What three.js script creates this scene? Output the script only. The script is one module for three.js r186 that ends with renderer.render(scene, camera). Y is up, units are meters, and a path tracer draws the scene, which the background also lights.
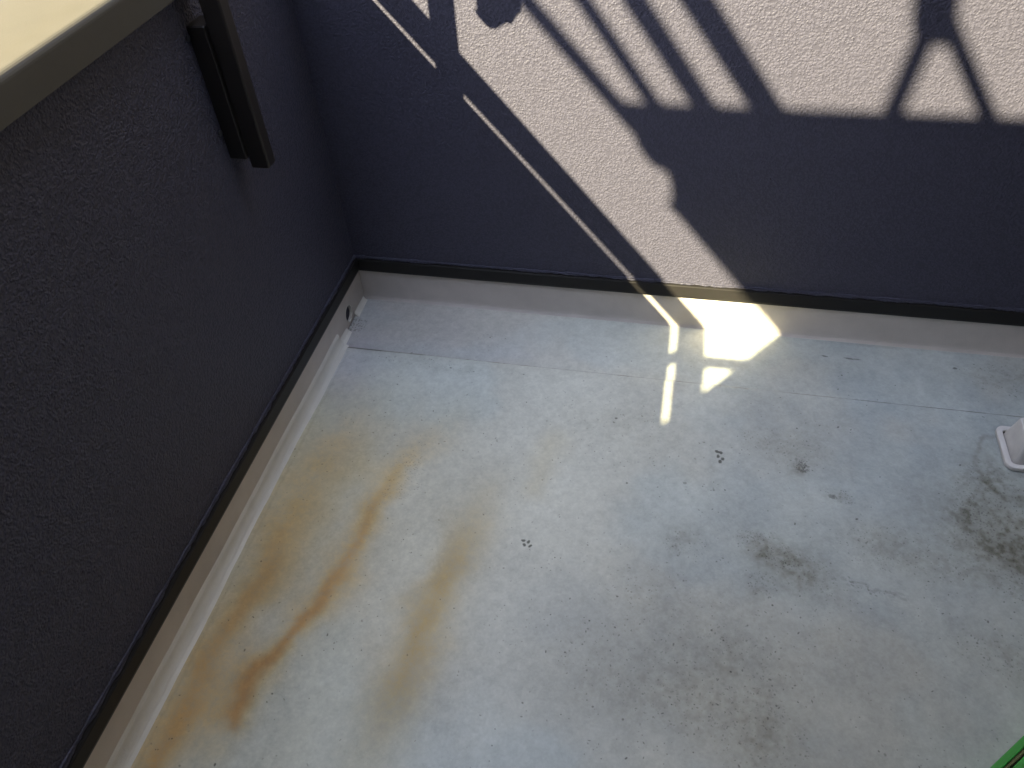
import * as THREE from 'three';
import { RoundedBoxGeometry } from 'three/addons/geometries/RoundedBoxGeometry.js';
import { mergeGeometries } from 'three/addons/utils/BufferGeometryUtils.js';

// ---------------------------------------------------------------- camera, sky, sun, exposure
const W = 1024, H = 768;
const scene = new THREE.Scene();
const camera = new THREE.PerspectiveCamera(51.83, W / H, 0.02, 3000);
camera.position.set(0.925, 1.55, 1.80);
camera.up.set(-0.10584, 0.70284, -0.70343);
camera.lookAt(0.925 - 0.18268, 1.55 - 0.70911, 1.80 - 0.68102);
scene.add(camera);

const renderer = new THREE.WebGLRenderer({ antialias: true });
renderer.setSize(W, H);
renderer.toneMapping = THREE.LinearToneMapping;
renderer.toneMappingExposure = 7.0;
renderer.shadowMap.enabled = true;

const KX = 0.755, KY = 0.891;                       // sunlight travels along (KX, -KY, -1)
const SKY = 0.84;
const toSun = new THREE.Vector3(-KX, KY, 1).normalize();
// hazy bright sky: white toward the horizon, pale blue overhead, a broad glow round the (undrawn) sun
{
  const w = 512, h = 256, d = new Float32Array(w * h * 4), mix = (a, b, t) => a + (b - a) * t;
  for (let j = 0; j < h; j++) for (let i = 0; i < w; i++) {
    const el = ((j + 0.5) / h - 0.5) * Math.PI, az = ((i + 0.5) / w - 0.5) * 2 * Math.PI;
    const x = Math.cos(el) * Math.cos(az), y = Math.sin(el), z = Math.cos(el) * Math.sin(az);
    const up = Math.max(0, y), c = x * toSun.x + y * toSun.y + z * toSun.z;
    const t = Math.pow(1 - up, 2.2), glow = 0.4 * Math.exp((c - 1) * 5) + 0.8 * Math.exp((c - 1) * 40);
    const k = (j * w + i) * 4;
    d[k] = SKY * (mix(0.57, 0.66, t) + glow * 1.00); d[k + 1] = SKY * (mix(0.68, 0.76, t) + glow * 0.95); d[k + 2] = SKY * (mix(0.95, 0.97, t) + glow * 0.88); d[k + 3] = 1;
  }
  const t = new THREE.DataTexture(d, w, h, THREE.RGBAFormat, THREE.FloatType);
  t.mapping = THREE.EquirectangularReflectionMapping; t.magFilter = t.minFilter = THREE.LinearFilter; t.wrapS = THREE.RepeatWrapping; t.needsUpdate = true;
  scene.background = t; scene.environment = t;
}

const sun = new THREE.DirectionalLight(new THREE.Color().setRGB(1.0, 0.885, 0.56), 5.0);
sun.position.copy(toSun).multiplyScalar(12);
sun.target.position.set(0.8, 0.3, 0.4);
sun.position.add(sun.target.position);
sun.castShadow = true;
sun.shadow.mapSize.set(4096, 4096);
Object.assign(sun.shadow.camera, { left: -6, right: 6, top: 6, bottom: -6, near: 0.5, far: 40 });
sun.shadow.radius = 1;
scene.add(sun, sun.target);

// ---------------------------------------------------------------- helpers
let seed = 20240611;
const rnd = () => { seed |= 0; seed = (seed + 0x6D2B79F5) | 0; let t = Math.imul(seed ^ (seed >>> 15), 1 | seed); t = (t + Math.imul(t ^ (t >>> 7), 61 | t)) ^ t; return ((t ^ (t >>> 14)) >>> 0) / 4294967296; };
const sstep = (a, b, x) => { const t = Math.min(1, Math.max(0, (x - a) / (b - a))); return t * t * (3 - 2 * t); };
const lerp = (a, b, t) => a + (b - a) * t;
function hash2(i, j, s) { let h = Math.imul(i, 374761393) ^ Math.imul(j, 668265263) ^ Math.imul(s, 1274126177); h = Math.imul(h ^ (h >>> 13), 1274126177); return ((h ^ (h >>> 16)) >>> 0) / 4294967296; }
function vnoise(x, y, s) {
  const i = Math.floor(x), j = Math.floor(y); let u = x - i, v = y - j; u = u * u * (3 - 2 * u); v = v * v * (3 - 2 * v);
  return lerp(lerp(hash2(i, j, s), hash2(i + 1, j, s), u), lerp(hash2(i, j + 1, s), hash2(i + 1, j + 1, s), u), v);
}
function fbm(x, y, s, o = 4) { let a = 0.5, r = 0, n = 0; for (let k = 0; k < o; k++) { r += a * vnoise(x, y, s + k); n += a; x *= 2.03; y *= 2.03; a *= 0.5; } return r / n; }
function segDist(px, py, pts) {                       // distance to a polyline and the position along it, 0..1
  let best = 1e9, at = 0;
  for (let i = 0; i < pts.length - 1; i++) {
    const [ax, ay] = pts[i], [bx, by] = pts[i + 1], dx = bx - ax, dy = by - ay;
    const t = Math.min(1, Math.max(0, ((px - ax) * dx + (py - ay) * dy) / (dx * dx + dy * dy)));
    const d = Math.hypot(px - ax - dx * t, py - ay - dy * t);
    if (d < best) { best = d; at = (i + t) / (pts.length - 1); }
  }
  return [best, at];
}
function tex(data, w, h, srgb, wrap = THREE.RepeatWrapping) {
  const t = new THREE.DataTexture(data, w, h, THREE.RGBAFormat);
  t.wrapS = t.wrapT = wrap; t.magFilter = THREE.LinearFilter; t.minFilter = THREE.LinearMipmapLinearFilter; t.generateMipmaps = true; t.anisotropy = 8;
  if (srgb) t.colorSpace = THREE.SRGBColorSpace;
  t.needsUpdate = true; return t;
}
const rgb = (r, g, b) => new THREE.Color().setRGB(r, g, b);
function mesh(name, geometry, material, parent = scene) {
  const m = new THREE.Mesh(geometry, material); m.name = name; m.castShadow = m.receiveShadow = true; parent.add(m); return m;
}
function thing(name, label, category, pos = [0, 0, 0]) {
  const g = new THREE.Group(); g.name = name; g.position.set(...pos); g.userData = { label, category }; scene.add(g); return g;
}
function structure(name) { const g = new THREE.Group(); g.name = name; g.userData = { kind: 'structure' }; scene.add(g); return g; }
function box(x0, x1, y0, y1, z0, z1, r = 0) {
  const g = r ? new RoundedBoxGeometry(x1 - x0, y1 - y0, z1 - z0, 3, r) : new THREE.BoxGeometry(x1 - x0, y1 - y0, z1 - z0);
  g.translate((x0 + x1) / 2, (y0 + y1) / 2, (z0 + z1) / 2); return g;
}
// a quad in the plane of a wall or floor with uv in metres
function sheet(o, u, v, nu = 1, nv = 1) {
  const g = new THREE.BufferGeometry(), p = [], uv = [], ix = [];
  const O = new THREE.Vector3(...o), U = new THREE.Vector3(...u), V = new THREE.Vector3(...v), lu = U.length(), lv = V.length();
  for (let j = 0; j <= nv; j++) for (let i = 0; i <= nu; i++) { const q = O.clone().addScaledVector(U, i / nu).addScaledVector(V, j / nv); p.push(q.x, q.y, q.z); uv.push(lu * i / nu, lv * j / nv); }
  for (let j = 0; j < nv; j++) for (let i = 0; i < nu; i++) { const a = j * (nu + 1) + i, b = a + 1, c = a + nu + 1, d = c + 1; ix.push(a, b, d, a, d, c); }
  g.setAttribute('position', new THREE.Float32BufferAttribute(p, 3)); g.setAttribute('uv', new THREE.Float32BufferAttribute(uv, 2)); g.setIndex(ix); g.computeVertexNormals(); return g;
}
// metric uv from the dominant axis of each face normal
function boxUV(g) {
  const n = g.index ? g.toNonIndexed() : g, P = n.attributes.position, N = n.attributes.normal, uv = [];
  for (let i = 0; i < P.count; i++) {
    const ax = Math.abs(N.getX(i)), ay = Math.abs(N.getY(i)), az = Math.abs(N.getZ(i)), x = P.getX(i), y = P.getY(i), z = P.getZ(i);
    if (ay >= ax && ay >= az) uv.push(x, z); else if (ax >= az) uv.push(z, y); else uv.push(x, y);
  }
  n.setAttribute('uv', new THREE.Float32BufferAttribute(uv, 2)); return n;
}
// profile [[x, y], ...] in the xy plane, run along z from z0 to z1
function runZ(pts, z0, z1, smooth = true) {
  const s = new THREE.Shape(pts.map(([x, y]) => new THREE.Vector2(x, y)));
  const g = new THREE.ExtrudeGeometry(s, { depth: z1 - z0, bevelEnabled: false, steps: 1 }); g.translate(0, 0, z0); return g;
}
// profile [[z, y], ...] in the zy plane, run along x
function runX(pts, x0, x1) {
  const g = runZ(pts.map(([z, y]) => [-z, y]), x0, x1); g.rotateY(Math.PI / 2); return g;   // (x, y, z) -> (z, y, -x)
}

// ---------------------------------------------------------------- surfaces
// sprayed stucco: rounded lumps of several sizes, 2 m x 2 m, wraps around
function stuccoHeight(N, count, rMin, rMax, span) {
  const h = new Float32Array(N * N), px = N / span;
  for (let k = 0; k < count; k++) {
    const cx = rnd() * N, cy = rnd() * N, r = lerp(rMin, rMax, rnd() ** 1.6) * px, e = 0.7 + 0.6 * rnd(), a = rnd() * 3.14, ca = Math.cos(a), sa = Math.sin(a), amp = (0.5 + 0.5 * rnd()) * Math.min(1, r / (rMax * px) + 0.35);
    const R = Math.ceil(r * 1.5);
    for (let j = -R; j <= R; j++) for (let i = -R; i <= R; i++) {
      const u = (i * ca + j * sa) / (r * e), v = (-i * sa + j * ca) / (r / e), d = u * u + v * v;
      if (d < 1) { const id = (((cy | 0) + j + N) % N) * N + (((cx | 0) + i + N) % N), q = amp * (1 - d) * (1 - d * 0.4); if (q > h[id]) h[id] = q; else h[id] += q * 0.12; }
    }
  }
  return h;
}
const SN = 2048, stH = stuccoHeight(SN, 150000, 0.0018, 0.0046, 1.6);
const stB = new Uint8Array(SN * SN * 4), stC = new Uint8Array(SN * SN * 4);
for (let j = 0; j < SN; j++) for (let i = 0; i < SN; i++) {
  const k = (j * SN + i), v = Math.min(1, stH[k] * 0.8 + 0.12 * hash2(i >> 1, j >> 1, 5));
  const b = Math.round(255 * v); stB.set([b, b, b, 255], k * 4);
  const c = Math.round(255 * (0.90 + 0.08 * (hash2(i, j, 9) - 0.5) + 0.16 * (v - 0.4))); stC.set([c, c, c, 255], k * 4);  // lump tops lighter, hollows darker: relief shading put into the colour
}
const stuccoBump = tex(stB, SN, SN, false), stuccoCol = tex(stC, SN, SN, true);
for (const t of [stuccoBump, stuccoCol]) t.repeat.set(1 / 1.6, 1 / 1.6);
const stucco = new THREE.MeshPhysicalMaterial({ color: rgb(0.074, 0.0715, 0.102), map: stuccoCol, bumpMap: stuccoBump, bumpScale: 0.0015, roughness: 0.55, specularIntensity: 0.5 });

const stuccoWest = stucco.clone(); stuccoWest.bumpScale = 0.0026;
// balcony floor: pale waterproof coating with rust runs, dirt and some painted-in shade; one sheet covers FX x FZ metres from the corner
const FX = 2.4, FZ = 2.3, FN = 2048, fC = new Uint8Array(FN * FN * 4), fR = new Uint8Array(FN * FN * 4);
const toS = v => Math.round(255 * Math.min(1, Math.max(0, v <= 0.0031308 ? 12.92 * v : 1.055 * Math.pow(v, 1 / 2.4) - 0.055)));
const rust1 = [[0.46, 0.33], [0.372, 0.507], [0.308, 0.653], [0.272, 0.783], [0.266, 0.939], [0.242, 1.033], [0.208, 1.123], [0.177, 1.197], [0.162, 1.29], [0.158, 1.36]];
const rust2 = [[0.135, 0.40], [0.115, 0.56], [0.10, 0.754], [0.09, 0.891], [0.082, 1.043], [0.068, 1.179], [0.06, 1.328], [0.055, 1.5]];
const rust3 = [[0.60, 0.50], [0.541, 0.708], [0.509, 0.87], [0.49, 1.014], [0.473, 1.143], [0.468, 1.27], [0.46, 1.42]];
const rust4 = [[0.70, 0.42], [0.66, 0.56], [0.645, 0.72]];
const rust5 = [[0.22, 0.44], [0.17, 0.7], [0.135, 0.95], [0.12, 1.1]];
const blobs = [   // [x, z, rx, rz, angle, strength, kind]
  [1.70, 0.50, 0.07, 0.11, 0.2, 0.75, 0], [1.73, 0.63, 0.13, 0.07, 0.3, 0.85, 0], [1.80, 0.72, 0.16, 0.10, 0.3, 0.8, 0], [1.70, 0.60, 0.13, 0.17, 0.2, 0.55, 0], [1.645, 0.545, 0.03, 0.05, 0.3, 0.5, 0], [1.50, 0.69, 0.11, 0.06, 0.3, 0.38, 0], [1.42, 0.70, 0.08, 0.05, 0.3, 0.25, 0],
  [1.20, 0.735, 0.075, 0.035, 0.5, 0.8, 0], [1.27, 0.78, 0.085, 0.05, 0.5, 0.65, 0], [1.19, 0.83, 0.03, 0.035, 0, 0.5, 0], [1.02, 0.75, 0.05, 0.04, 0, 0.35, 0],
  [1.285, 0.482, 0.02, 0.022, 0, 0.9, 0], [1.37, 0.56, 0.035, 0.02, 0.4, 0.55, 0], [1.16, 0.99, 0.10, 0.06, 0.2, 0.25, 0], [0.95, 0.9, 0.12, 0.1, 0.2, 0.22, 0],
  [1.25, 0.42, 0.10, 0.05, 0.2, 0.3, 0], [1.18, 1.16, 0.09, 0.09, 0.2, 0.45, 0], [1.02, 1.1, 0.16, 0.08, 0.2, 0.25, 0], [0.82, 0.42, 0.22, 0.1, 0.3, 0.22, 0], [1.66, 0.92, 0.10, 0.06, 0.4, 0.35, 0], [1.9, 0.5, 0.14, 0.2, 0, 0.5, 0], [1.10, 1.05, 0.12, 0.10, 0.3, 0.30, 0], [0.92, 1.08, 0.14, 0.08, 0.1, 0.2, 0],
  [1.80, 0.10, 0.12, 0.06, 0, 0.35, 0], [0.30, 0.265, 0.20, 0.02, 0, 0.25, 0],
];
const ringPts = [[1.748, 0.31], [1.708, 0.328], [1.69, 0.385], [1.69, 0.45], [1.72, 0.485], [1.80, 0.487]];
const marks = [];   // small dark marks: [x, z, rx, rz, angle, strength]
const mk = (x, z, rx, rz, a, s) => marks.push([x, z, rx, rz, a, s]);
for (const [x, z] of [[1.083, 0.468], [1.092, 0.470], [1.086, 0.483], [1.097, 0.490], [1.091, 0.499]]) mk(x, z, 0.0062, 0.0046, rnd() * 3, 0.98);
for (const [x, z] of [[0.655, 0.806], [0.668, 0.808], [0.660, 0.817], [0.674, 0.818]]) mk(x, z, 0.0056, 0.0038, rnd() * 3, 0.98);
mk(1.365, 0.073, 0.009, 0.003, 0.2, 0.8); mk(1.43, 0.074, 0.014, 0.003, 0.1, 0.75); mk(1.45, 0.074, 0.012, 0.0025, 0.1, 0.6); mk(1.70, 0.073, 0.006, 0.004, 0, 0.8);
for (let k = 0; k < 30; k++) mk(1.285 + 0.022 * (rnd() + rnd() - 1), 0.482 + 0.026 * (rnd() + rnd() - 1), 0.002 + 0.004 * rnd(), 0.0015 + 0.002 * rnd(), rnd() * 3, 0.35);
for (let k = 0; k < 60; k++) mk(0.004 + 0.03 * rnd() ** 2, 0.10 + 0.06 * rnd(), 0.001 + 0.002 * rnd(), 0.001 + 0.0015 * rnd(), rnd() * 3, 0.5);
for (let k = 0; k < 70; k++) { const x = 0.15 + 2.0 * rnd(); mk(x, 0.232 + 0.003 * (rnd() - 0.5), 0.002 + 0.006 * rnd() ** 2, 0.001 + 0.0008 * rnd(), 0, 0.25 + 0.45 * rnd()); }
mk(0.823, 0.395, 0.004, 0.003, 0, 0.8); mk(0.818, 0.41, 0.003, 0.002, 0, 0.7); mk(0.84, 0.38, 0.003, 0.002, 0, 0.5); mk(1.35, 0.565, 0.010, 0.006, 0.3, 0.6); mk(1.01, 0.58, 0.005, 0.004, 0, 0.5); mk(0.34, 0.274, 0.004, 0.002, 0, 0.8); mk(0.55, 0.27, 0.003, 0.002, 0, 0.7);
for (let k = 0; k < 26; k++) mk(1.37 + 0.10 * rnd() * (k / 26), 0.785 + 0.028 * (k / 26) + 0.018 * (rnd() - 0.5) + 0.002, 0.001 + 0.0025 * rnd(), 0.001 + 0.0012 * rnd(), 0.3, 0.4);
for (let k = 0; k < 20; k++) { const t = k / 20; mk(1.35 + 0.13 * t + 0.01 * rnd(), 0.790 + 0.02 * t + 0.016 * (rnd() - 0.5), 0.008, 0.004, 0.2, 0.16); }
for (let k = 0; k < 6500; k++) {                     // specks, thicker toward the house and the right
  const x = rnd() * 2.4, z = 0.1 + rnd() * 1.5, dens = 0.24 + 0.75 * sstep(0.6, 1.1, z) * sstep(0.45, 0.95, x) + 0.15 * sstep(0.3, 0.6, z);
  if (rnd() < dens * (fbm(x * 9, z * 9, 77) > 0.53 ? 1 : 0.25)) mk(x, z, 0.0011 + 0.0028 * rnd() ** 4, 0.0010 + 0.0015 * rnd() ** 3, rnd() * 3, 0.32 + 0.6 * rnd());
}
for (const [bx, bz, rx, rz, a, s, kind] of blobs) for (let k = 0; k < 4200 * s * Math.sqrt(rx * rz); k++) {
  const q = Math.sqrt(rnd()), t = rnd() * 6.283, ux = q * Math.cos(t) * rx, uz = q * Math.sin(t) * rz;
  mk(bx + ux * Math.cos(a) - uz * Math.sin(a), bz + ux * Math.sin(a) + uz * Math.cos(a), 0.0008 + 0.0024 * rnd() ** 3, 0.0008 + 0.0014 * rnd() ** 2, rnd() * 3, 0.2 + 0.45 * rnd());
}
for (let k = 0; k < 160; k++) { const t = rnd(); mk(0.30 + 0.06 * t + 0.05 * (rnd() - 0.5) , 0.60 + 0.14 * rnd(), 0.0012 + 0.0012 * rnd(), 0.001, 0, 0.4 * rnd() + 0.15); }
const fLin = new Float32Array(FN * FN * 3);
for (let j = 0; j < FN; j++) for (let i = 0; i < FN; i++) {
  const x = (i + 0.5) / FN * FX, z = (j + 0.5) / FN * FZ;
  const wx = x + 0.045 * (fbm(x * 6, z * 6, 31, 3) - 0.5) + 0.014 * (fbm(x * 40, z * 40, 37, 3) - 0.5), wz = z + 0.045 * (fbm(x * 6, z * 6, 41, 3) - 0.5) + 0.014 * (fbm(x * 40, z * 40, 47, 3) - 0.5);
  let r = 0.53, g = 0.518, b = 0.438;
  const big = fbm(x * 2.2, z * 2.2, 3), mid = fbm(x * 9, z * 9, 13), fine = fbm(x * 70, z * 70, 23, 3), grain = hash2(i, j, 2);
  const grit = fbm(x * 210, z * 210, 27, 2);
  let m = 1 + 0.26 * (big - 0.5) + 0.20 * (mid - 0.5) + 0.22 * (fine - 0.5) + 0.16 * (grit - 0.5) + 0.08 * (grain - 0.5);
  r *= m; g *= m; b *= m;
  const cool = sstep(0.45, 0.65, fbm(x * 3 + 9, z * 3, 53)); r *= 1 - 0.05 * cool; b *= 1 + 0.05 * cool;
  const mul = (k, cr, cg, cb) => { r *= lerp(1, cr, k); g *= lerp(1, cg, k); b *= lerp(1, cb, k); };
  // rust runs
  let [d, t] = segDist(wx, wz, rust1);
  const jit = (0.45 + 1.1 * fbm(x * 9, z * 9, 61, 4)) * 1.05, pat = Math.min(1.25, Math.max(0.1, 0.58 + 1.0 * fbm(x * 11 + 4, z * 11, 63, 5) + 0.5 * (fine - 0.5) + 0.45 * (grit - 0.5)));
  let core = Math.exp(-((d / (0.017 * jit)) ** 2)) * sstep(0.05, 0.75, t) * (1 - sstep(0.93, 1, t)) , halo = Math.exp(-((d / (0.045 * jit)) ** 2)) * sstep(0.0, 0.3, t) * (1 - 0.6 * sstep(0.92, 1, t));
  mul(0.80 * pat * halo, 0.97, 0.76, 0.44); mul(0.80 * Math.min(1, pat) * core, 0.82, 0.54, 0.30);
  [d, t] = segDist(wx, wz, rust2);
  mul(0.75 * pat * Math.exp(-((d / (0.060 * jit)) ** 2)) * sstep(0, 0.25, t), 1.0, 0.80, 0.52); mul(0.55 * pat * Math.exp(-((d / (0.022 * jit)) ** 2)) * sstep(0.2, 0.8, t), 0.92, 0.68, 0.40);
  [d, t] = segDist(wx, wz, rust5);
  mul(0.60 * Math.exp(-((d / (0.06 * jit)) ** 2)) * sstep(0, 0.3, t) * (1 - sstep(0.85, 1, t)), 0.93, 0.80, 0.55);
  [d, t] = segDist(wx, wz, rust3);
  mul(0.95 * pat * Math.exp(-((d / (0.050 * jit)) ** 2)) * sstep(0, 0.45, t) * (1 - sstep(0.66, 1, t)), 0.84, 0.69, 0.45); mul(0.45 * Math.exp(-((d / 0.075) ** 2)) * sstep(0, 0.3, t), 0.92, 0.84, 0.66);
  [d, t] = segDist(wx, wz, rust4);
  mul(0.40 * Math.exp(-((d / (0.035 * jit)) ** 2)) * sstep(0, 0.3, t) * (1 - sstep(0.8, 1, t)), 0.90, 0.79, 0.58);
  mul(0.85 * (1 - sstep(0.12, 0.62, x)) * sstep(0.26, 0.5, z) * fbm(x * 6, z * 3.5, 71, 4), 0.94, 0.84, 0.60);
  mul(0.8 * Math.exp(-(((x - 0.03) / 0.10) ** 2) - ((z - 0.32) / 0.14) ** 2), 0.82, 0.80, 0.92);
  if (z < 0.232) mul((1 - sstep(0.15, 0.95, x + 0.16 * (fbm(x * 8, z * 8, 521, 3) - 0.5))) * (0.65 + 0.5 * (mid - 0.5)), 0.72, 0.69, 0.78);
  mul(0.5 * Math.exp(-(((z - 0.012) / 0.006) ** 2)) * fbm(x * 10, 4, 531, 3), 0.7, 0.66, 0.6);
  mul(0.75 * sstep(0.55, 1.25, x + 0.45 * z - 0.25 + 0.5 * (fbm(x * 4, z * 4, 501, 3) - 0.5)) * (0.55 + 0.6 * fbm(x * 12, z * 12, 511, 4)), 0.56, 0.61, 0.70);  // grime toward the near right, deepened and cooled to stand in for shade
  // grey brown dirt
  const tatter = fbm(x * 26, z * 26, 83, 4), tat2 = fbm(x * 90, z * 90, 93, 2);
  for (const [bx, bz, rx, rz, a, s] of blobs) {
    const ux = wx - bx, uz = wz - bz; if (Math.abs(ux) > 0.5 || Math.abs(uz) > 0.5) continue;
    const qx = (ux * Math.cos(a) + uz * Math.sin(a)) / rx, qz = (-ux * Math.sin(a) + uz * Math.cos(a)) / rz, q = Math.exp(-(qx * qx + qz * qz) * 1.2);
    const k = Math.min(1, s * q * (0.55 + 0.75 * sstep(0.32, 0.75, 0.5 * tatter + 0.5 * tat2) * (0.3 + 1.2 * tat2)));
    mul(k, 0.56, 0.53, 0.47);
  }
  { const [rd] = segDist(wx, wz, ringPts); mul(0.55 * Math.exp(-((rd / 0.006) ** 2)) * (0.3 + 0.9 * tat2), 0.5, 0.46, 0.40); }
  mul(0.22 * Math.exp(-(((x - 0.022 - 0.006 * (tat2 - 0.5)) / 0.004) ** 2)) * (z > 0.25 ? 1 : 0), 0.6, 0.56, 0.5);
  // dark line and slight stain along the gutter's edge
  const gd = Math.abs(z - 0.232 - 0.002 * (fbm(x * 8, 1, 15, 2) - 0.5)); 
  mul(0.75 * Math.exp(-((gd / (0.0021 + 0.0013 * (1 - sstep(0.05, 0.35, x)))) ** 2)) * (0.7 + sstep(0.42, 0.62, fbm(x * 22, 2, 17, 2)) + 0.9 * (1 - sstep(0.08, 0.3, x))), 0.45, 0.42, 0.38);
  mul(0.30 * Math.exp(-((gd / 0.02) ** 2)) * (1 - sstep(0.3, 0.7, x)), 0.80, 0.72, 0.60);
  const k3 = (j * FN + i) * 3; fLin[k3] = r; fLin[k3 + 1] = g; fLin[k3 + 2] = b;
}
for (const [x, z, rx, rz, a, s] of marks) {
  const R = Math.max(rx, rz) * 1.6 + 0.002, i0 = Math.max(0, Math.floor((x - R) / FX * FN)), i1 = Math.min(FN - 1, Math.ceil((x + R) / FX * FN)), j0 = Math.max(0, Math.floor((z - R) / FZ * FN)), j1 = Math.min(FN - 1, Math.ceil((z + R) / FZ * FN)), ca = Math.cos(a), sa = Math.sin(a);
  for (let j = j0; j <= j1; j++) for (let i = i0; i <= i1; i++) {
    const ux = (i + 0.5) / FN * FX - x, uz = (j + 0.5) / FN * FZ - z, wob = 0.7 + 0.6 * vnoise(i * 0.45, j * 0.45, 7);
    const d = Math.hypot((ux * ca + uz * sa) / rx, (-ux * sa + uz * ca) / rz) / wob, k = s * (1 - sstep(0.6, 1.15, d)), k3 = (j * FN + i) * 3;
    if (k > 0) { fLin[k3] *= lerp(1, 0.20, k); fLin[k3 + 1] *= lerp(1, 0.20, k); fLin[k3 + 2] *= lerp(1, 0.19, k); }
  }
}
for (let k = 0; k < FN * FN; k++) {
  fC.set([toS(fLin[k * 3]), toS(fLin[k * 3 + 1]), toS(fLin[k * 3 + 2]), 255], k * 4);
  const i = k % FN, j = (k / FN) | 0, q = Math.round(255 * Math.min(1, 0.5 + 0.3 * (vnoise(i * 0.12, j * 0.12, 33) - 0.5) + 0.35 * (vnoise(i * 0.4, j * 0.4, 35) - 0.5))); fR.set([q, q, q, 255], k * 4);
}
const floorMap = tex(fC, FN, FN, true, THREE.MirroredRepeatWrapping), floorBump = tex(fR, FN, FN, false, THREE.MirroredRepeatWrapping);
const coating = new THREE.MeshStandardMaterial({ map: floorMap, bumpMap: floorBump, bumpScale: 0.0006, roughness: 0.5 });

// plain mottled coating for the upstand, painted metal wear, plastic
function mottle(N, base, amp, s, f) {
  const d = new Uint8Array(N * N * 4);
  for (let j = 0; j < N; j++) for (let i = 0; i < N; i++) {
    const u = i / N, v = j / N, w = (a) => { const n = (x, y) => fbm(x * a, y * a, s, 4); return lerp(lerp(n(u, v), n(u - 1, v), u), lerp(n(u, v - 1), n(u - 1, v - 1), u), v); };
    const m = 1 + amp * (w(f) - 0.5) * 2 + amp * 0.5 * (w(f * 7) - 0.5) * 2 + 0.03 * (hash2(i, j, s) - 0.5);
    d.set([toS(base[0] * m), toS(base[1] * m), toS(base[2] * m), 255], (j * N + i) * 4);
  }
  return tex(d, N, N, true);
}
const upTex = mottle(512, [0.585, 0.53, 0.485], 0.24, 201, 3);
const upstandM = new THREE.MeshStandardMaterial({ map: upTex, bumpMap: floorBump, bumpScale: 0.0005, roughness: 0.5 });
const coveM = new THREE.MeshStandardMaterial({ map: mottle(512, [0.60, 0.57, 0.50], 0.16, 221, 5), bumpMap: floorBump, bumpScale: 0.0006, roughness: 0.5 });
const copingM = new THREE.MeshPhysicalMaterial({ map: mottle(1024, [0.092, 0.084, 0.070], 0.12, 231, 4), bumpMap: floorBump, bumpScale: 0.0002, roughness: 0.6, specularIntensity: 0.3 });
const trimM = new THREE.MeshPhysicalMaterial({ map: mottle(256, [0.018, 0.0165, 0.0155], 0.10, 241, 5), roughness: 0.35, specularIntensity: 0.35 });
const postM = new THREE.MeshStandardMaterial({ map: mottle(256, [0.013, 0.0105, 0.009], 0.10, 251, 4), roughness: 0.36 });
const boltM = new THREE.MeshStandardMaterial({ color: rgb(0.12, 0.12, 0.13), roughness: 0.45, metalness: 0.8 });
const plasticM = new THREE.MeshStandardMaterial({ map: mottle(512, [0.58, 0.55, 0.52], 0.26, 261, 6), roughness: 0.55 });
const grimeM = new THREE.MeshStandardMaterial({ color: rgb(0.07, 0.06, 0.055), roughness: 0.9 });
const greenM = new THREE.MeshStandardMaterial({ map: mottle(256, [0.03, 0.30, 0.045], 0.10, 271, 4), roughness: 0.38 });
const oliveM = new THREE.MeshStandardMaterial({ map: mottle(256, [0.15, 0.17, 0.07], 0.25, 281, 6), roughness: 0.8 });
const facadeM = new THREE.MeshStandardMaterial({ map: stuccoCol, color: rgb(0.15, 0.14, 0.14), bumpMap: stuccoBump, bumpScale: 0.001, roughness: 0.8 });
const frameM = new THREE.MeshStandardMaterial({ color: rgb(0.06, 0.055, 0.05), roughness: 0.4, metalness: 0.5 });
const paneM = new THREE.MeshPhysicalMaterial({ color: rgb(0.9, 0.93, 0.92), transmission: 1, thickness: 0, roughness: 0.03, ior: 1.5 });
const groundM = new THREE.MeshStandardMaterial({ map: mottle(512, [0.17, 0.165, 0.155], 0.15, 291, 5), roughness: 0.95 });

// ---------------------------------------------------------------- ground far below and the balcony slab
const ground = mesh('ground', sheet([-600, -3.2, 600], [1200, 0, 0], [0, 0, -1200]), groundM); ground.userData.kind = 'structure';

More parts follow.
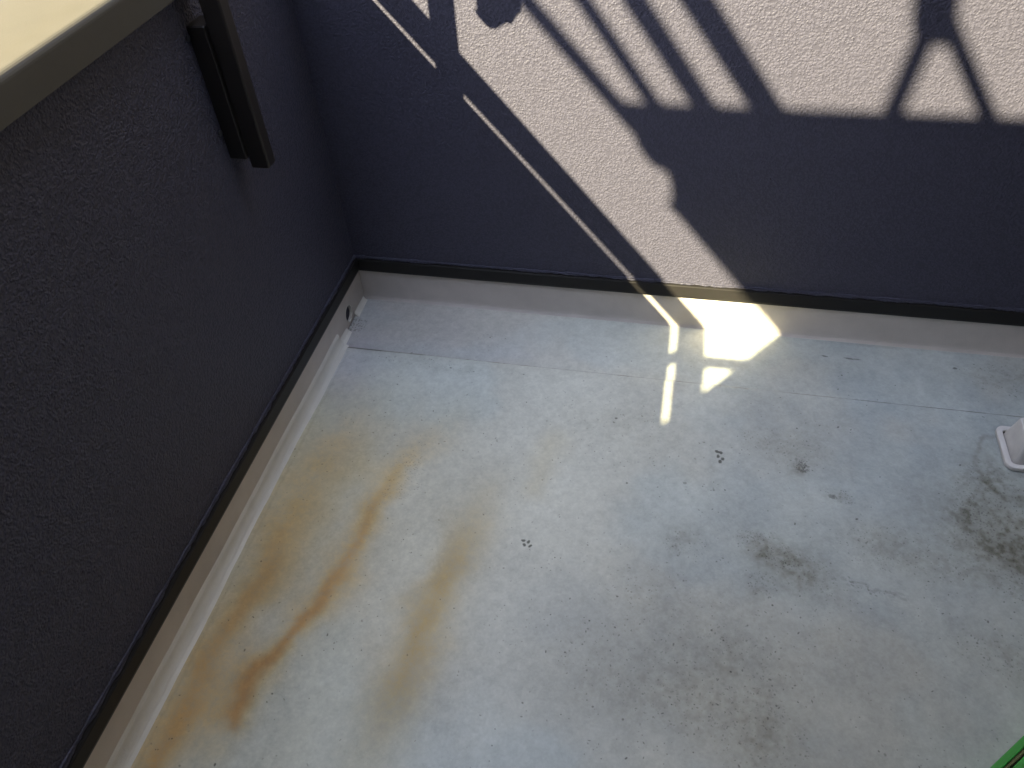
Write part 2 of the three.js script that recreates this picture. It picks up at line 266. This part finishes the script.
const XW = -0.018, XE = 2.75, ZH = 2.30;             // faces of the west wall, the east wall, the house
const GZ = 0.232;                                    // gutter's front edge
const floorG = structure('balcony_floor');
function floorUV(g) { const P = g.attributes.position, uv = []; for (let i = 0; i < P.count; i++) uv.push(P.getX(i) / FX, P.getZ(i) / FZ); g.setAttribute('uv', new THREE.Float32BufferAttribute(uv, 2)); return g; }
{ // floor sheet with a small rounded lip down into the gutter, slight unevenness
  const nx = 60, pz = [GZ - 0.004, GZ - 0.002, GZ, GZ + 0.003, GZ + 0.012]; for (let k = 1; k <= 40; k++) pz.push(GZ + 0.012 + (ZH - GZ - 0.012) * k / 40);
  const p = [], ix = [];
  pz.forEach((z, j) => { for (let i = 0; i <= nx; i++) { const x = XW + (XE - XW) * i / nx; const y = [-0.006, -0.0035, -0.001, -0.0002, 0][j] ?? 0; p.push(x, y + (j > 4 && j < 44 ? 0.0016 * (fbm(x * 2.5, z * 2.5, 401, 2) - 0.5) * sstep(0.24, 0.5, z) : 0), z + (j < 4 ? 0.0016 * (fbm(x * 9, 3, 411, 2) - 0.5) : 0)); } });
  for (let j = 0; j < pz.length - 1; j++) for (let i = 0; i < nx; i++) { const a = j * (nx + 1) + i, b = a + 1, c = a + nx + 1, d = c + 1; ix.push(a, c, b, b, c, d); }
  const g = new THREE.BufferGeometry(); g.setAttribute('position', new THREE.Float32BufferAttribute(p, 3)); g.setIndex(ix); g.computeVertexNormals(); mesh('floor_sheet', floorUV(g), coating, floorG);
  mesh('floor_slab', box(XW - 0.2, XE + 0.1, -0.25, -0.03, -0.2, ZH + 0.1), facadeM, floorG);
}
{ // gutter bed, a few millimetres lower, falling toward the outlet
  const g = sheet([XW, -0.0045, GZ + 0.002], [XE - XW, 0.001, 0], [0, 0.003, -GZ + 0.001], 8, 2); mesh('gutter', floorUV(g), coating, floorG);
}
// ---------------------------------------------------------------- upstands with a cove at their foot
const UT = 0.109;                                    // top of the upstand, underside of the drip trim
{
  // back upstand
  const prof = [[-0.03, -0.03], [0.012, -0.03], [0.010, -0.004], [0.0065, 0.001], [0.0035, 0.007], [0.002, 0.016], [0.0012, 0.04], [0.0005, UT + 0.004], [-0.03, UT + 0.004]];
  const g = boxUV(runX(prof.map(([z, y]) => [z, y]), XW - 0.01, XE)); mesh('upstand', g, upstandM, floorG);
  // west upstand: a board with the outlet hole cut through
  const s = new THREE.Shape(); s.moveTo(-2.4, 0.0); s.lineTo(-0.002, 0.0); s.lineTo(-0.002, UT + 0.004); s.lineTo(-2.4, UT + 0.004); s.closePath();   // (-z, y)
  const hole = new THREE.Path(); hole.absellipse(-0.128, 0.037, 0.026, 0.029, 0, Math.PI * 2, true); s.holes.push(hole);
  const w = new THREE.ExtrudeGeometry(s, { depth: 0.022, bevelEnabled: false, curveSegments: 20 }); w.rotateY(Math.PI / 2); w.translate(-0.036, 0, 0);
  mesh('upstand', boxUV(w), upstandM, floorG);
  // cove strip between west upstand and floor, from the gutter toward the house
  const cz0 = GZ - 0.006, pts = []; for (let k = 0; k <= 10; k++) { const a = k / 10 * Math.PI / 2; pts.push([(k === 0 ? -0.0145 : -0.0095) + 0.024 * (1 - Math.cos(a)), 0.040 * (1 - Math.sin(a)) + 0.0006]); }
  const n = 70, p = [], ix = [];
  for (let j = 0; j <= n; j++) { const z = lerp(cz0, ZH, j / n), wv = 0.010 * (fbm(z * 7, 2, 421, 4) - 0.5); pts.forEach(([x, y], i) => { const q = i / 10; p.push(x + wv * q, y + 0.010 * (fbm(z * 5, 7, 431, 3) - 0.5) * (1 - q) + (i === 10 ? -0.002 : 0), z); }); }
  for (let j = 0; j < n; j++) for (let i = 0; i < 10; i++) { const a = j * 11 + i, b = a + 1, c = a + 11, d = c + 1; ix.push(a, c, b, b, c, d); }
  const cg = new THREE.BufferGeometry(); cg.setAttribute('position', new THREE.Float32BufferAttribute(p, 3)); cg.setIndex(ix); cg.computeVertexNormals();
  mesh('cove', boxUV(cg), coveM, floorG);
  // small fillet in the gutter's end under the outlet
  const fp = [[-0.016, -0.03], [0.004, -0.03], [0.002, -0.004], [-0.006, 0.0015], [-0.0115, 0.008], [-0.0135, 0.012], [-0.016, 0.012]];
  mesh('cove', boxUV(runZ(fp, 0.012, 0.094)), coveM, floorG); mesh('cove', boxUV(runZ(fp, 0.164, GZ - 0.004)), coveM, floorG);
  // outlet: pipe behind the hole with a rolled rim
  const pipe = new THREE.LatheGeometry([[0.0185, -0.16], [0.0185, 0.002], [0.0198, 0.0045], [0.0215, 0.004], [0.0222, 0.001], [0.0222, -0.16]].map(([r, y]) => new THREE.Vector2(r, y)), 28);
  pipe.rotateZ(-Math.PI / 2); pipe.scale(1, 1.36, 1.22); pipe.translate(-0.0170, 0.037, 0.128); mesh('outlet_pipe', pipe, coveM, floorG);
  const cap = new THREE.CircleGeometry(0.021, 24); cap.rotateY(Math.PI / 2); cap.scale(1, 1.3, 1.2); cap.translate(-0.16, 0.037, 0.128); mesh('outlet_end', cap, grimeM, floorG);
}
// ---------------------------------------------------------------- west wall with its coping and drip trim
const CT = 1.122;                                    // top of the coping
function coping(x0, x1, yb, yt) {                    // folded metal cap: rounded arrises, top falling slightly inward
  const r = 0.013, pts = [[x1 - 0.004, yb], [x1, yb + 0.002]]; for (let k = 0; k <= 6; k++) { const a = k / 6 * Math.PI / 2; pts.push([x1 - r + r * Math.cos(a), yt - r + r * Math.sin(a)]); }
  for (let k = 0; k <= 6; k++) { const a = Math.PI / 2 + k / 6 * Math.PI / 2; pts.push([x0 + r + r * Math.cos(a), yt + 0.003 - r + r * Math.sin(a)]); }
  pts.push([x0, yb], [x0 + 0.02, yb], [x0 + 0.02, yb + 0.012], [x1 - 0.018, yb + 0.012], [x1 - 0.012, yb]); return pts;
}
function bead(q0, q1, at) {                          // uneven rounded run of render along the top of the trim
  const n = Math.round((q1 - q0) / 0.006), m = 6, p = [], ix = [];
  for (let j = 0; j <= n; j++) { const q = lerp(q0, q1, j / n), r = 0.0052 + 0.0034 * (vnoise(q * 90, 3, 601) - 0.5) + 0.003 * (vnoise(q * 25, 5, 603) - 0.5);
    for (let i = 0; i <= m; i++) { const a = i / m * Math.PI; p.push(...at(q, 0.0005 + r * Math.sin(a) * 1.1, 0.1555 - r * 0.9 * Math.cos(a) + 0.001)); } }
  for (let j = 0; j < n; j++) for (let i = 0; i < m; i++) { const a = j * (m + 1) + i, b = a + 1, c = a + m + 1, d = c + 1; ix.push(a, c, b, b, c, d); }
  const g = new THREE.BufferGeometry(); g.setAttribute('position', new THREE.Float32BufferAttribute(p, 3)); g.setIndex(ix); g.computeVertexNormals(); return boxUV(g);
}
const west = thing('parapet_wall', 'shaded dark textured stucco parapet wall on the left under a beige metal coping', 'wall');
{
  mesh('stucco_face', sheet([XW, UT, ZH], [0, 0, -ZH], [0, 1.066 - UT, 0]), stuccoWest, west);
  mesh('wall_core', boxUV(box(-0.20, XW - 0.004, -0.25, 1.066, -0.2, ZH + 0.1)), stucco, west);
  mesh('coping', boxUV(runZ(coping(-0.225, 0.0, 1.060, CT), -0.23, ZH)), copingM, west);
  // drip trim: narrow ledge, nose, undercut; the stucco ends on it in a bead
  const tp = [[XW - 0.004, 0.1535], [-0.0075, 0.1525], [-0.0055, 0.1500], [-0.0050, 0.1200], [-0.0065, 0.1135], [-0.010, 0.1125], [XW - 0.004, 0.1125]];
  mesh('edge_bead', bead(0.004, ZH, (q, w, y) => [XW + w, y, q]), stucco, west);
  mesh('base_trim', boxUV(runZ(tp, 0.010, ZH)), trimM, west);
}
const north = thing('parapet_wall_001', 'textured stucco wall at the back, half in sun with railing shadows across it', 'wall');
{
  mesh('stucco_face', sheet([XW, UT, 0], [XE - XW, 0, 0], [0, 1.066 - UT, 0]), stucco, north);
  mesh('wall_core', boxUV(box(-0.20, XE + 0.1, -0.25, 1.066, -0.18, -0.004)), stucco, north);
  mesh('coping', boxUV(runX(coping(-0.205, 0.018, 1.060, CT), 0.002, XE + 0.1)), copingM, north);
  const tp = [[-0.004, 0.1535], [0.0095, 0.1525], [0.0115, 0.1500], [0.0120, 0.1180], [0.0105, 0.1115], [0.006, 0.1105], [-0.004, 0.1105]];
  mesh('edge_bead', bead(XW, XE, (q, w, y) => [q, y, w]), stucco, north);
  mesh('base_trim', boxUV(runX(tp, XW + 0.001, XE)), trimM, north);
}
{  // unseen wing with an eave, both added to block sky light
  const east = thing('added_wing', 'tall unseen wing added on the right side of the balcony to block sky light', 'house');
  mesh('wall', boxUV(box(XE, XE + 0.2, -3.2, 5.2, -0.25, ZH)), facadeM, east);
  mesh('added_eave', boxUV(mergeGeometries([box(0.47, XE - 0.001, 2.36, 2.50, 0.44, 2.25)])), facadeM, east);  // overhead slab added out of view to dim the near floor and walls
  mesh('roof', boxUV(box(XE - 0.12, XE + 4.5, 5.201, 5.36, -0.4, ZH)), copingM, east);
}
// handrail bar above the west coping (its shadow runs beside the thin slit of sun)
{
  const rail = thing('handrail', 'square handrail bar running just above the left coping', 'handrail', [-0.1, CT, 0]);
  mesh('rail_bar', (() => { const g = new RoundedBoxGeometry(0.046, 0.058, 3.0, 3, 0.006); g.translate(0, 0.1735, 0.90); return boxUV(g); })(), copingM, rail);
  mesh('clamp_bar', boxUV(box(-0.10, 0.155, 0.170, 0.197, 1.597, 1.624, 0.003)), copingM, rail);
  for (const z of [-0.45, 2.2]) { mesh('rail_post', boxUV(box(-0.018, 0.018, 0.002, 0.1545, z - 0.018, z + 0.018, 0.004)), copingM, rail); }
}
// ---------------------------------------------------------------- drying pole holders on the west wall
function holder(name, label, z, y0, y1, armY) {
  const t = thing(name, label, 'pole holder', [XW, 0, z]);
  mesh('wall_bracket', boxUV(box(-0.004, 0.0372, 0.727, 1.003, -0.030, 0.026, 0.003)), postM, t);
  for (const by of [0.792, 0.985]) { const b = new THREE.CylinderGeometry(0.0050, 0.0062, 0.005, 14); b.rotateZ(Math.PI / 2); b.translate(0.0020, by, 0.036); mesh('bolt', b, boltM, t); }
  mesh('post', boxUV(box(0.0340, 0.0770, y0, y1, -0.020, 0.0145, 0.005)), postM, t);
  if (armY) {
    const s = new THREE.Shape(); armY.forEach(([x, y], i) => i ? s.lineTo(x, y) : s.moveTo(x, y)); s.closePath();
    const g = new THREE.ExtrudeGeometry(s, { depth: 0.022, bevelEnabled: true, bevelThickness: 0.002, bevelSize: 0.0015, bevelSegments: 2, curveSegments: 8 }); g.translate(0, 0, -0.011);
    mesh('arm', boxUV(g), postM, t);
  }
  return t;
}
// arm outlines in (x from the wall face, y)
holder('pole_holder', 'dark metal drying pole holder on the left wall, its post rising past the coping', 0.4125, 0.700, 1.36,
  [[0.0725, 1.352], [0.0725, 1.312], [0.147, 1.312], [0.147, 1.237], [0.141, 1.236], [0.147, 1.226], [0.156, 1.219], [0.169, 1.218], [0.192, 1.231], [0.197, 1.233], [0.206, 1.229], [0.213, 1.240], [0.219, 1.248], [0.222, 1.253], [0.228, 1.254], [0.230, 1.270], [0.230, 1.325], [0.52, 1.335], [0.52, 1.358], [0.10, 1.356]]);

// ---------------------------------------------------------------- loose things on the floor
{ // white plastic pedestal: rolled flange and sloping sides
  const t = thing('pedestal_block', 'white plastic pedestal block with a rolled rim at the right edge of the floor', 'pedestal', [1.878, 0.001, 0.352]);
  function frustum(hx, hz, tx, tz, y0, y1, r, rt) {
    const ring = (a, b, rr, y) => { const o = []; for (const [sx, sz, a0] of [[1, 1, 0], [-1, 1, 1], [-1, -1, 2], [1, -1, 3]]) for (let k = 0; k <= 5; k++) { const an = (a0 + k / 5) * Math.PI / 2; o.push([sx * (a - rr) + rr * Math.cos(an), y, sz * (b - rr) + rr * Math.sin(an)]); } return o; };
    const rings = [ring(hx, hz, r, y0), ring(lerp(hx, tx, 0.93), lerp(hz, tz, 0.93), lerp(r, rt, 0.9), lerp(y0, y1, 0.93)), ring(tx - 0.001, tz - 0.001, rt, y1 - 0.0012), ring(tx - 0.005, tz - 0.005, rt, y1), ring(0.0101, 0.0101, 0.01, y1 - 0.0008)];
    const p = [], ix = [], n = 24; rings.forEach(R => R.forEach(q => p.push(...q)));
    for (let j = 0; j < rings.length - 1; j++) for (let i = 0; i < n; i++) { const a = j * n + i, b = j * n + (i + 1) % n, c = a + n, d = b + n; ix.push(a, c, b, b, c, d); }
    const g = new THREE.BufferGeometry(); g.setAttribute('position', new THREE.Float32BufferAttribute(p, 3)); g.setIndex(ix); g.computeVertexNormals(); return boxUV(g);
  }
  mesh('block', frustum(0.1085, 0.0535, 0.101, 0.036, 0.004, 0.082, 0.012, 0.010), plasticM, t);
  const s = new THREE.Shape(); const rr = (q, a, b, r) => { q.moveTo(-a + r, -b); q.lineTo(a - r, -b); q.absarc(a - r, -b + r, r, -Math.PI / 2, 0); q.lineTo(a, b - r); q.absarc(a - r, b - r, r, 0, Math.PI / 2); q.lineTo(-a + r, b); q.absarc(-a + r, b - r, r, Math.PI / 2, Math.PI); q.lineTo(-a, -b + r); q.absarc(-a + r, -b + r, r, Math.PI, Math.PI * 1.5); };
  rr(s, 0.122, 0.066, 0.018); const h = new THREE.Path(); rr(h, 0.1135, 0.0575, 0.012); s.holes.push(h);
  const f = new THREE.ExtrudeGeometry(s, { depth: 0.006, bevelEnabled: true, bevelThickness: 0.003, bevelSize: 0.003, bevelSegments: 3, curveSegments: 6 }); f.rotateX(-Math.PI / 2); f.translate(0, 0.003, 0);
  mesh('rim', boxUV(f), plasticM, t);
  const gr = new THREE.BoxGeometry(0.226, 0.003, 0.114); gr.translate(0, 0.0035, 0); mesh('grime', gr, grimeM, t);
}
{ // green plastic tray, only its corner in view
  const t = thing('plastic_tray', 'green plastic tray with a dirty rim groove in the lower right corner', 'tray', [1.736, 0.002, 1.186]);
  t.rotation.y = Math.PI / 4;
  const tray = (a, b, y0, y1, w) => { const s = new THREE.Shape(); s.moveTo(-a, -b); s.lineTo(a, -b); s.lineTo(a, b); s.lineTo(-a, b); s.closePath(); const h = new THREE.Path(); h.moveTo(-a + w, -b + w); h.lineTo(-a + w, b - w); h.lineTo(a - w, b - w); h.lineTo(a - w, -b + w); h.closePath(); s.holes.push(h);
    const g = new THREE.ExtrudeGeometry(s, { depth: y1 - y0 - 0.004, bevelEnabled: true, bevelThickness: 0.002, bevelSize: 0.002, bevelSegments: 3 }); g.rotateX(-Math.PI / 2); g.translate(0, y0 + 0.002, 0); return boxUV(g); };
  mesh('rim', tray(0.20, 0.14, 0.0, 0.041, 0.009), greenM, t);
  mesh('rim_groove', tray(0.193, 0.133, 0.0, 0.0365, 0.008), oliveM, t);
  mesh('inner_wall', tray(0.1785, 0.1185, 0.0, 0.037, 0.020), greenM, t);
  mesh('base', boxUV(box(-0.156, 0.156, 0.001, 0.012, -0.096, 0.096)), greenM, t);
}
// ---------------------------------------------------------------- the house behind the camera: its roof edge, rafters and mast shade the balcony
{
  const house = thing('house', 'house behind the balcony whose roof edge shades the floor', 'house');
  const wx = -0.498;
  const dx0 = 0.55, dx1 = 2.25, dy = 2.05;           // door opening
  for (const b of [box(wx, dx0, -3.2, 2.438, ZH + 0.001, ZH + 0.2), box(dx1, 7.5, -3.2, 2.438, ZH + 0.001, ZH + 0.2), box(dx0, dx1, dy, 2.438, ZH + 0.001, ZH + 0.2), box(dx0, dx1, -3.2, 0.12, ZH + 0.001, ZH + 0.2)]) mesh('wall', boxUV(b), facadeM, house);
  mesh('wall', boxUV(box(wx, wx + 0.18, -3.2, 2.438, ZH + 0.202, 9)), facadeM, house); mesh('wall', boxUV(box(7.3, 7.5, -3.2, 2.438, ZH + 0.202, 9)), facadeM, house); mesh('wall', boxUV(box(wx, 7.5, -3.2, 2.438, 9.002, 9.2)), facadeM, house);
  mesh('floor', box(wx + 0.2, 7.28, -0.1, 0.05, ZH + 0.21, 8.99), groundM, house);
  // roof slab with a moulded eave along its west side
  mesh('roof', boxUV(runZ([[7.6, 2.722], [-0.83, 2.722], [-0.838, 2.452], [-0.83, 2.445], [7.6, 2.445]], ZH + 0.0125, 9.3)), copingM, house);
  mesh('fascia', boxUV(runZ([[7.6, 2.722], [-0.985, 2.728], [-0.990, 2.716], [-0.956, 2.677], [-0.941, 2.649], [-0.931, 2.618], [-0.908, 2.586], [-0.888, 2.566], [-0.866, 2.560], [-0.854, 2.556], [-0.842, 2.524], [-0.834, 2.486], [-0.840, 2.446], [-0.82, 2.440], [7.6, 2.440]], ZH, ZH + 0.012)), copingM, house);
  const door = mesh('door', boxUV(mergeGeometries([box(dx0, dx0 + 0.05, 0.12, dy, ZH + 0.06, ZH + 0.14), box(dx1 - 0.05, dx1, 0.12, dy, ZH + 0.06, ZH + 0.14), box(dx0 + 0.05, dx1 - 0.05, dy - 0.05, dy, ZH + 0.06, ZH + 0.14), box(dx0 + 0.05, dx1 - 0.05, 0.12, 0.17, ZH + 0.06, ZH + 0.14), box((dx0 + dx1) / 2 - 0.03, (dx0 + dx1) / 2 + 0.03, 0.17, dy - 0.05, ZH + 0.07, ZH + 0.13)])), frameM, house);
  const mx = (dx0 + dx1) / 2;
  mesh('pane', box(dx0 + 0.05, mx - 0.03, 0.17, dy - 0.05, ZH + 0.098, ZH + 0.102), paneM, door); mesh('pane', box(mx + 0.03, dx1 - 0.05, 0.17, dy - 0.05, ZH + 0.088, ZH + 0.092), paneM, door);
  // rafters reaching out over the balcony, as their shadows on the back wall place them: [x on the wall at y 0.90, x at y 0.67, width]
  for (const [xa, xb, wd] of [[0.570, 0.774, 0.027], [0.694, 0.862, 0.025], [0.812, 0.982, 0.036], [0.950, 1.128, 0.046]]) {
    const z1 = 2.335, z0 = 1.45, yTop = 2.708, sl = (xa - xb + KX * (0.90 - 0.67) / KY) / -((0.90 - 0.67) / KY);
    const xAt = z => xb - KX * ZH + sl * (z - ZH);     // with y nearly constant
    const g = new THREE.BoxGeometry(wd, wd, z1 - z0), c = (z0 + z1) / 2, L = Math.atan(sl); g.rotateY(L); g.translate(xAt(c), yTop - wd / 2, c); mesh('rafter', boxUV(g), copingM, house);
  }
}
{ // unseen neighbouring house, added behind the back wall to block sky light
  const nb = thing('added_neighbour_house', 'dark unseen house added close behind the back wall to block sky light', 'house');
  mesh('wall', boxUV(box(-1.6, 9, -3.2, 10.2, -7.5, -2.2)), facadeM, nb);
  mesh('roof', boxUV(box(-1.9, 9.3, 10.201, 10.4, -7.8, -1.9)), copingM, nb);
}
{ // unseen neighbouring house, added on the left to block low sky light
  const nb = thing('added_neighbour_house_001', 'dark unseen house added across the lane on the left to block sky light', 'house');
  mesh('wall', boxUV(box(-11, -3.4, -3.2, 6.4, -7.0, 3.2)), facadeM, nb);
  mesh('roof', boxUV(box(-11.3, -3.1, 6.401, 6.6, -7.3, 3.5)), copingM, nb);
}
{ // forked mast on the roof's front edge
  const zm = ZH + 0.03, m = thing('antenna_mast', 'antenna mast on forked legs standing on the roof edge of the house', 'mast', [1.406 - KX * zm, 2.728, zm]);
  const lx = x => x - 1.406, ly = y => y - 0.672;
  const bar = (a, b, r) => { const A = new THREE.Vector3(lx(a[0]), ly(a[1]), 0), B = new THREE.Vector3(lx(b[0]), ly(b[1]), 0), d = B.clone().sub(A), g = new THREE.CylinderGeometry(r, r, d.length(), 12); g.applyQuaternion(new THREE.Quaternion().setFromUnitVectors(new THREE.Vector3(0, 1, 0), d.clone().normalize())); g.translate((A.x + B.x) / 2, (A.y + B.y) / 2, 0); return g; };
  mesh('mast', bar([1.400, 0.878], [1.340, 1.16], 0.038), boltM, m);
  mesh('leg', bar([1.364, 0.66], [1.392, 0.905], 0.018), boltM, m);
  mesh('leg', bar([1.592, 0.66], [1.415, 0.905], 0.018), boltM, m);
}
scene.traverse(o => { if (o.isMesh) { o.castShadow = true; o.receiveShadow = true; } });
renderer.render(scene, camera);
